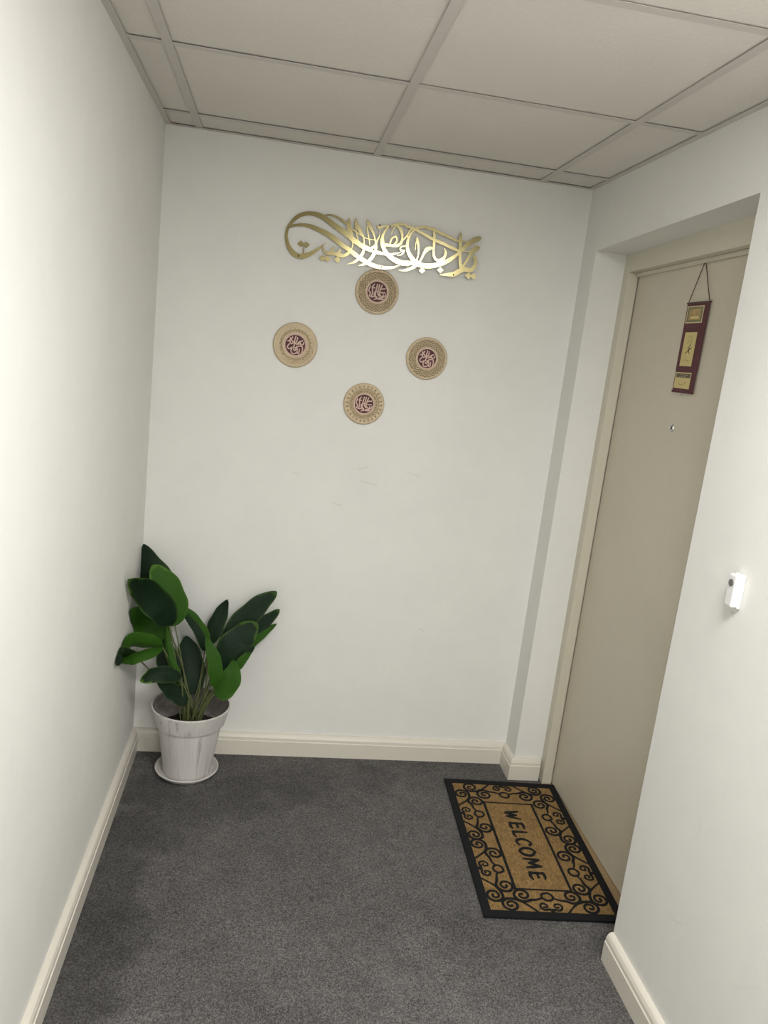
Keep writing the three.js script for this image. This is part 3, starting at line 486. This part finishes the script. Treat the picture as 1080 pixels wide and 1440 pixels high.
    const g = new THREE.BufferGeometry(); g.setAttribute('position', new THREE.Float32BufferAttribute(pos, 3)); g.setAttribute('uv', new THREE.Float32BufferAttribute(uv, 2)); g.setAttribute('color', new THREE.Float32BufferAttribute(col, 3)); g.setIndex(idx); g.computeVertexNormals();
    mesh('leaf', g, leafMat, plant);
    return pts[0];
  }
  function stem(foot, top, rad = 0.0026, bow = 0.0, via) {
    const a = new THREE.Vector3(foot[0], 0.168, foot[1]), b = top.clone().sub(new THREE.Vector3(POT.x, 0.0075, POT.z)), m = via ? via.clone().sub(new THREE.Vector3(POT.x, 0.0075, POT.z)) : a.clone().lerp(b, 0.5).add(new THREE.Vector3(bow, 0.03, 0));
    mesh('stem', new THREE.TubeGeometry(new THREE.CatmullRomCurve3([a, a.clone().lerp(m, 0.45).add(new THREE.Vector3(0, 0.012, 0)), m, b]), 20, rad, 7), stemMat, plant);
  }
  const spec = [
    // upper left cluster
    [[[236, 878, 0.10], [222, 830, 0.085], [208, 790, 0.06], [202, 765, 0.05]], 25, { turn: 0.3, fold: 0.2, blunt: 0.6, shape: 0.7 }],
    [[[246, 880, 0.15], [243, 850, 0.155], [230, 818, 0.16], [214, 795, 0.165]], 23, { underside: true, turn: -0.35, fold: 0.15, rim: 0.5, shape: 0.7, blunt: 0.45 }],
    [[[238, 880, 0.17], [228, 858, 0.20], [206, 833, 0.24], [180, 815, 0.27]], 20.5, { fold: -0.2, turn: 0.15, rim: 0.55, shape: 0.68, blunt: 0.5 }],
    [[[236, 908, 0.12], [222, 892, 0.12], [204, 873, 0.13], [184, 856, 0.14]], 21, { underside: true, fold: 0.1, turn: 0.2, shape: 0.62 }],
    // low left, drooping
    [[[229, 910, 0.18], [210, 905, 0.22], [190, 903, 0.26], [172, 916, 0.27]], 13, { underside: true, turn: 0.7, fold: 0.35, shape: 0.8 }],
    [[[229, 911, 0.20], [208, 918, 0.25], [188, 925, 0.29], [170, 932, 0.30]], 9, { underside: true, turn: -0.6, fold: 0.3, shape: 0.8, rim: 0.3 }],
    [[[196, 928, 0.18], [180, 925, 0.22], [170, 922, 0.25], [164, 936, 0.26]], 13, { turn: 0.5, fold: 0.2, shape: 0.8 }],
    [[[255, 952, 0.21], [238, 948, 0.24], [216, 949, 0.27], [197, 958, 0.28]], 11.5, { turn: -0.3, fold: 0.3, rim: 0.8, shape: 0.85, blunt: 0.4 }],
    [[[264, 990, 0.19], [250, 978, 0.20], [234, 965, 0.22], [220, 954, 0.23]], 11, { fold: 0.15 }],
    [[[254, 954, 0.20], [243, 936, 0.205], [236, 910, 0.20], [234, 880, 0.19]], 5.5, { underside: true, fold: 0.9, turn: 0.2 }],
    // dark blades behind the stalks
    [[[268, 977, 0.13], [268, 955, 0.12], [266, 925, 0.10], [262, 894, 0.09]], 20, { fold: 0.2, shape: 0.6 }],
    [[[248, 952, 0.14], [240, 938, 0.14], [234, 920, 0.13], [233, 897, 0.12]], 15, { fold: 0.2 }],
    [[[261, 974, 0.11], [254, 958, 0.11], [249, 938, 0.10], [250, 915, 0.09]], 13, { fold: 0.2 }],
    // middle
    [[[292, 913, 0.12], [284, 892, 0.12], [271, 870, 0.11], [252, 850, 0.10]], 9.5, { underside: true, turn: 0.55, fold: 0.25 }],
    [[[288, 915, 0.13], [282, 895, 0.13], [270, 876, 0.125], [256, 862, 0.12]], 6, { turn: -0.2, fold: 0.2 }],
    [[[295, 906, 0.10], [301, 886, 0.095], [310, 864, 0.085], [320, 843, 0.08]], 11.5, { turn: 0.2, fold: 0.2, shape: 0.7 }],
    // fan to the right
    [[[314, 908, 0.09], [333, 884, 0.08], [360, 855, 0.07], [389, 832, 0.06]], 16, { turn: -0.1, fold: 0.15, rim: 0.3, shape: 0.72, blunt: 0.45 }],
    [[[338, 912, 0.08], [356, 893, 0.07], [374, 874, 0.06], [393, 857, 0.05]], 10, { fold: 0.2, rim: 0.35, shape: 0.75, blunt: 0.45 }],
    [[[340, 916, 0.09], [356, 901, 0.08], [372, 888, 0.07], [389, 877, 0.06]], 7.5, { underside: true, fold: 0.3, turn: 0.4, shape: 0.6 }],
    [[[310, 946, 0.14], [324, 918, 0.14], [342, 894, 0.13], [362, 876, 0.12]], 22, { fold: 0.12, rim: 0.45, shape: 0.68, blunt: 0.45 }],
    [[[318, 950, 0.17], [330, 936, 0.165], [343, 921, 0.16], [358, 909, 0.15]], 9, { fold: 0.35, turn: 0.3 }],
    [[[329, 946, 0.175], [336, 935, 0.17], [345, 924, 0.165], [355, 915, 0.155]], 6, { underside: true, fold: 0.2 }],
    [[[302, 967, 0.20], [304, 948, 0.21], [300, 922, 0.21], [289, 895, 0.20]], 10, { underside: true, fold: 0.25, turn: -0.2, shape: 0.62 }],
    [[[302, 976, 0.19], [316, 968, 0.20], [326, 950, 0.20], [329, 928, 0.19]], 15, { underside: true, fold: 0.15, turn: 0.1, shape: 0.62 }],
  ];
  const foot = () => { const a = r() * 6.28, k = 0.012 + 0.016 * r(); return [0.008 + k * Math.cos(a) * 1.3, 0.012 + k * Math.sin(a)]; };
  for (const [q, hw, o] of spec) { const b = leaf(q, hw, o); stem(foot(), b, 0.0022 + 0.0008 * r(), (r() - 0.5) * 0.02); }
  // thick sheath bases of the stalks
  for (let k = 0; k < 8; k++) { const a = k / 8 * 6.28, fx = 0.010 + 0.022 * Math.cos(a), fz = 0.014 + 0.018 * Math.sin(a); const c = new THREE.CatmullRomCurve3([new THREE.Vector3(fx, 0.165, fz), new THREE.Vector3(fx * 1.35, 0.24, fz * 1.2), new THREE.Vector3(fx * 2.0 + 0.004, 0.30, fz * 1.5)]); mesh('stem', new THREE.TubeGeometry(c, 10, 0.0048, 8), stemMat, plant); }
}

// ------------------------------------------------------------------ hanging scroll on the door
{
  const top = pix(993.5, 366, 'x', XD - 0.004), a = pix(967, 426, 'x', XD - 0.008), b = pix(998.5, 424, 'x', XD - 0.008), c = pix(943.5, 550, 'x', XD - 0.008), d = pix(971, 553, 'x', XD - 0.008);
  const zc = (a.z + b.z) / 2, wid = 0.126, yT = (a.y + b.y) / 2, yB = (c.y + d.y) / 2, h = yT - yB, xf = XD - 0.006;
  const t = thing('hanging_scroll', 'narrow maroon hanging scroll with gold picture panels on the door', 'hanging scroll', xf, yB, zc);
  const maroon = new THREE.MeshStandardMaterial({ color: rgb(0.088, 0.017, 0.024), roughness: 0.6, bumpMap: paintBump, bumpScale: 0.0004 });
  const panel = (w, hh, y, depth = 0.003, dz = 0) => rbox(depth, hh, w, 0.0012, 2).translate(0, y, dz);
  const slope = 0.0; const H1 = h * 0.27, H3 = h * 0.245, H2 = h - H1 - H3;
  mesh('backing', panel(wid, H1 + 0.001, h - H1 / 2), maroon, t); mesh('backing', panel(wid * 0.99, H2 + 0.002, H3 + H2 / 2, 0.0036), maroon, t); mesh('backing', panel(wid * 0.965, H3 + 0.001, H3 / 2), maroon, t);
  mesh('roller', new THREE.CylinderGeometry(0.0028, 0.0028, wid + 0.006, 14).rotateX(Math.PI / 2).translate(-0.0006, h - 0.001, 0), new THREE.MeshStandardMaterial({ color: rgb(0.055, 0.013, 0.014), roughness: 0.4 }), t);
  mesh('roller', new THREE.CylinderGeometry(0.0032, 0.0032, wid * 0.97, 12).rotateX(Math.PI / 2).translate(-0.0004, 0.001, 0), maroon, t);
  // printed sheets
  const sheet = (w, hh, y, draw, nx, ny) => {
    const cv = document.createElement('canvas'); cv.width = nx; cv.height = ny; const k = cv.getContext('2d'); draw(k, nx, ny);
    const tx = new THREE.CanvasTexture(cv); tx.colorSpace = THREE.SRGBColorSpace;
    mesh('printed_sheet', new THREE.PlaneGeometry(w, hh).rotateY(-Math.PI / 2).translate(-0.0024, y, -0.0075), new THREE.MeshStandardMaterial({ map: tx, roughness: 0.45, side: THREE.DoubleSide }), t);
  };
  const speck = (k, nx, ny, seed, n, cols) => { const r = rng(seed); for (let i = 0; i < n; i++) { k.fillStyle = cols[(r() * cols.length) | 0]; k.globalAlpha = 0.25 + 0.3 * r(); k.beginPath(); k.ellipse(nx * (0.18 + 0.64 * r()), ny * (0.2 + 0.6 * r()), nx * 0.03 + nx * 0.07 * r(), ny * 0.02 + ny * 0.05 * r(), r() * 3, 0, 7); k.fill(); } k.globalAlpha = 1; };
  sheet(wid * 0.76, H1 * 0.70, h - H1 * 0.49, (k, nx, ny) => { k.fillStyle = '#cfc49a'; k.fillRect(0, 0, nx, ny); k.fillStyle = '#6f6b4a'; k.fillRect(nx * 0.05, ny * 0.06, nx * 0.9, ny * 0.88); k.fillStyle = '#a8935c'; k.fillRect(nx * 0.15, ny * 0.18, nx * 0.7, ny * 0.64); speck(k, nx, ny, 4, 26, ['#8a5a3a', '#c9a96a', '#7a6a40']); k.fillStyle = '#d8c27c'; k.fillRect(nx * 0.26, ny * 0.62, nx * 0.5, ny * 0.12); k.strokeStyle = '#7b4a34'; k.lineWidth = 4; k.beginPath(); k.moveTo(nx * 0.25, ny * 0.6); k.quadraticCurveTo(nx * 0.5, ny * 0.4, nx * 0.75, ny * 0.5); k.stroke(); }, 256, 180);
  sheet(wid * 0.56, H2 * 0.78, H3 + H2 * 0.49, (k, nx, ny) => {
    k.fillStyle = '#c9b878'; k.fillRect(0, 0, nx, ny); speck(k, nx, ny, 8, 14, ['#b9a660', '#d6c68a']);
    const S = (c, w, p) => { k.strokeStyle = c; k.lineWidth = w; k.lineCap = k.lineJoin = 'round'; k.beginPath(); p.forEach((q, i) => k[i ? 'lineTo' : 'moveTo'](nx * q[0], ny * q[1])); k.stroke(); };
    S('#8d7c46', 4, [[0.3, 0.14], [0.55, 0.1], [0.62, 0.16]]); S('#8d7c46', 4, [[0.35, 0.22], [0.7, 0.14]]); S('#7c6c3c', 5, [[0.3, 0.34], [0.5, 0.26], [0.72, 0.22]]); S('#7c6c3c', 4, [[0.62, 0.26], [0.74, 0.3]]);
    S('#16120c', 9, [[0.58, 0.33], [0.6, 0.4], [0.44, 0.46]]); S('#16120c', 10, [[0.48, 0.5], [0.74, 0.46], [0.62, 0.5], [0.44, 0.57], [0.3, 0.62]]); S('#16120c', 10, [[0.56, 0.53], [0.56, 0.6], [0.66, 0.62]]);
    S('#8d7c46', 4, [[0.35, 0.72], [0.42, 0.8], [0.7, 0.84]]); S('#7c6c3c', 5, [[0.3, 0.86], [0.55, 0.84], [0.66, 0.82], [0.7, 0.88]]);
  }, 160, 440);
  sheet(wid * 0.74, H3 * 0.74, H3 * 0.54, (k, nx, ny) => { k.fillStyle = '#cbb97c'; k.fillRect(0, 0, nx, ny); k.fillStyle = '#4d4838'; k.fillRect(nx * 0.05, ny * 0.07, nx * 0.9, ny * 0.26); const r = rng(15); for (let i = 0; i < 40; i++) { k.fillStyle = ['#857c5c', '#2e2b22', '#a5986c'][(r() * 3) | 0]; k.fillRect(nx * (0.06 + 0.82 * r()), ny * (0.08 + 0.2 * r()), nx * 0.06, ny * 0.04); } k.strokeStyle = '#8a7d34'; k.lineWidth = 6; k.lineCap = 'round'; k.beginPath(); k.moveTo(nx * 0.25, ny * 0.62); k.quadraticCurveTo(nx * 0.36, ny * 0.86, nx * 0.56, ny * 0.74); k.stroke(); k.beginPath(); k.moveTo(nx * 0.62, ny * 0.74); k.quadraticCurveTo(nx * 0.64, ny * 0.5, nx * 0.74, ny * 0.66); k.stroke(); }, 220, 170);
  // cord over the top of the door, roller hook and the little ring
  const cordMat = new THREE.MeshStandardMaterial({ color: rgb(0.07, 0.022, 0.016), roughness: 0.8 });
  const apex = new THREE.Vector3(top.x - xf - 0.002, top.y - yB, top.z - zc);
  for (const s of [-1, 1]) mesh('cord', new THREE.TubeGeometry(new THREE.LineCurve3(new THREE.Vector3(-0.001, h + 0.002, s * wid * 0.47), apex), 4, 0.0013, 7), cordMat, t);
  mesh('hook', mergeGeometries([new THREE.CylinderGeometry(0.0016, 0.0016, 0.016, 8).rotateX(Math.PI / 2).translate(apex.x, apex.y + 0.001, apex.z - 0.004)]), M.dark, t);
  mesh('ring', new THREE.TorusGeometry(0.0045, 0.0012, 8, 20).rotateY(Math.PI / 2).translate(-0.001, -0.005, -0.006), M.chrome, t);
}

// ------------------------------------------------------------------ door bell
{
  const t = thing('doorbell', 'small white plastic doorbell push on the wall beside the doorway', 'doorbell', W, 1.1815, 1.3115);
  mesh('back_plate', rbox(0.010, 0.080, 0.033, 0.004, 3).translate(-0.0052, 0, 0), M.plastic, t);
  mesh('cover', rbox(0.017, 0.076, 0.030, 0.0055, 4).translate(-0.0165, 0, 0), M.plastic, t);
  const b = mesh('push_button', new THREE.CylinderGeometry(0.0082, 0.0086, 0.0022, 32).rotateZ(Math.PI / 2).translate(-0.0256, 0.018, 0), new THREE.MeshStandardMaterial({ color: rgb(0.13, 0.12, 0.11), roughness: 0.35 }), t); b.userData.label = 'round grey push button';
}

renderer.render(scene, camera);
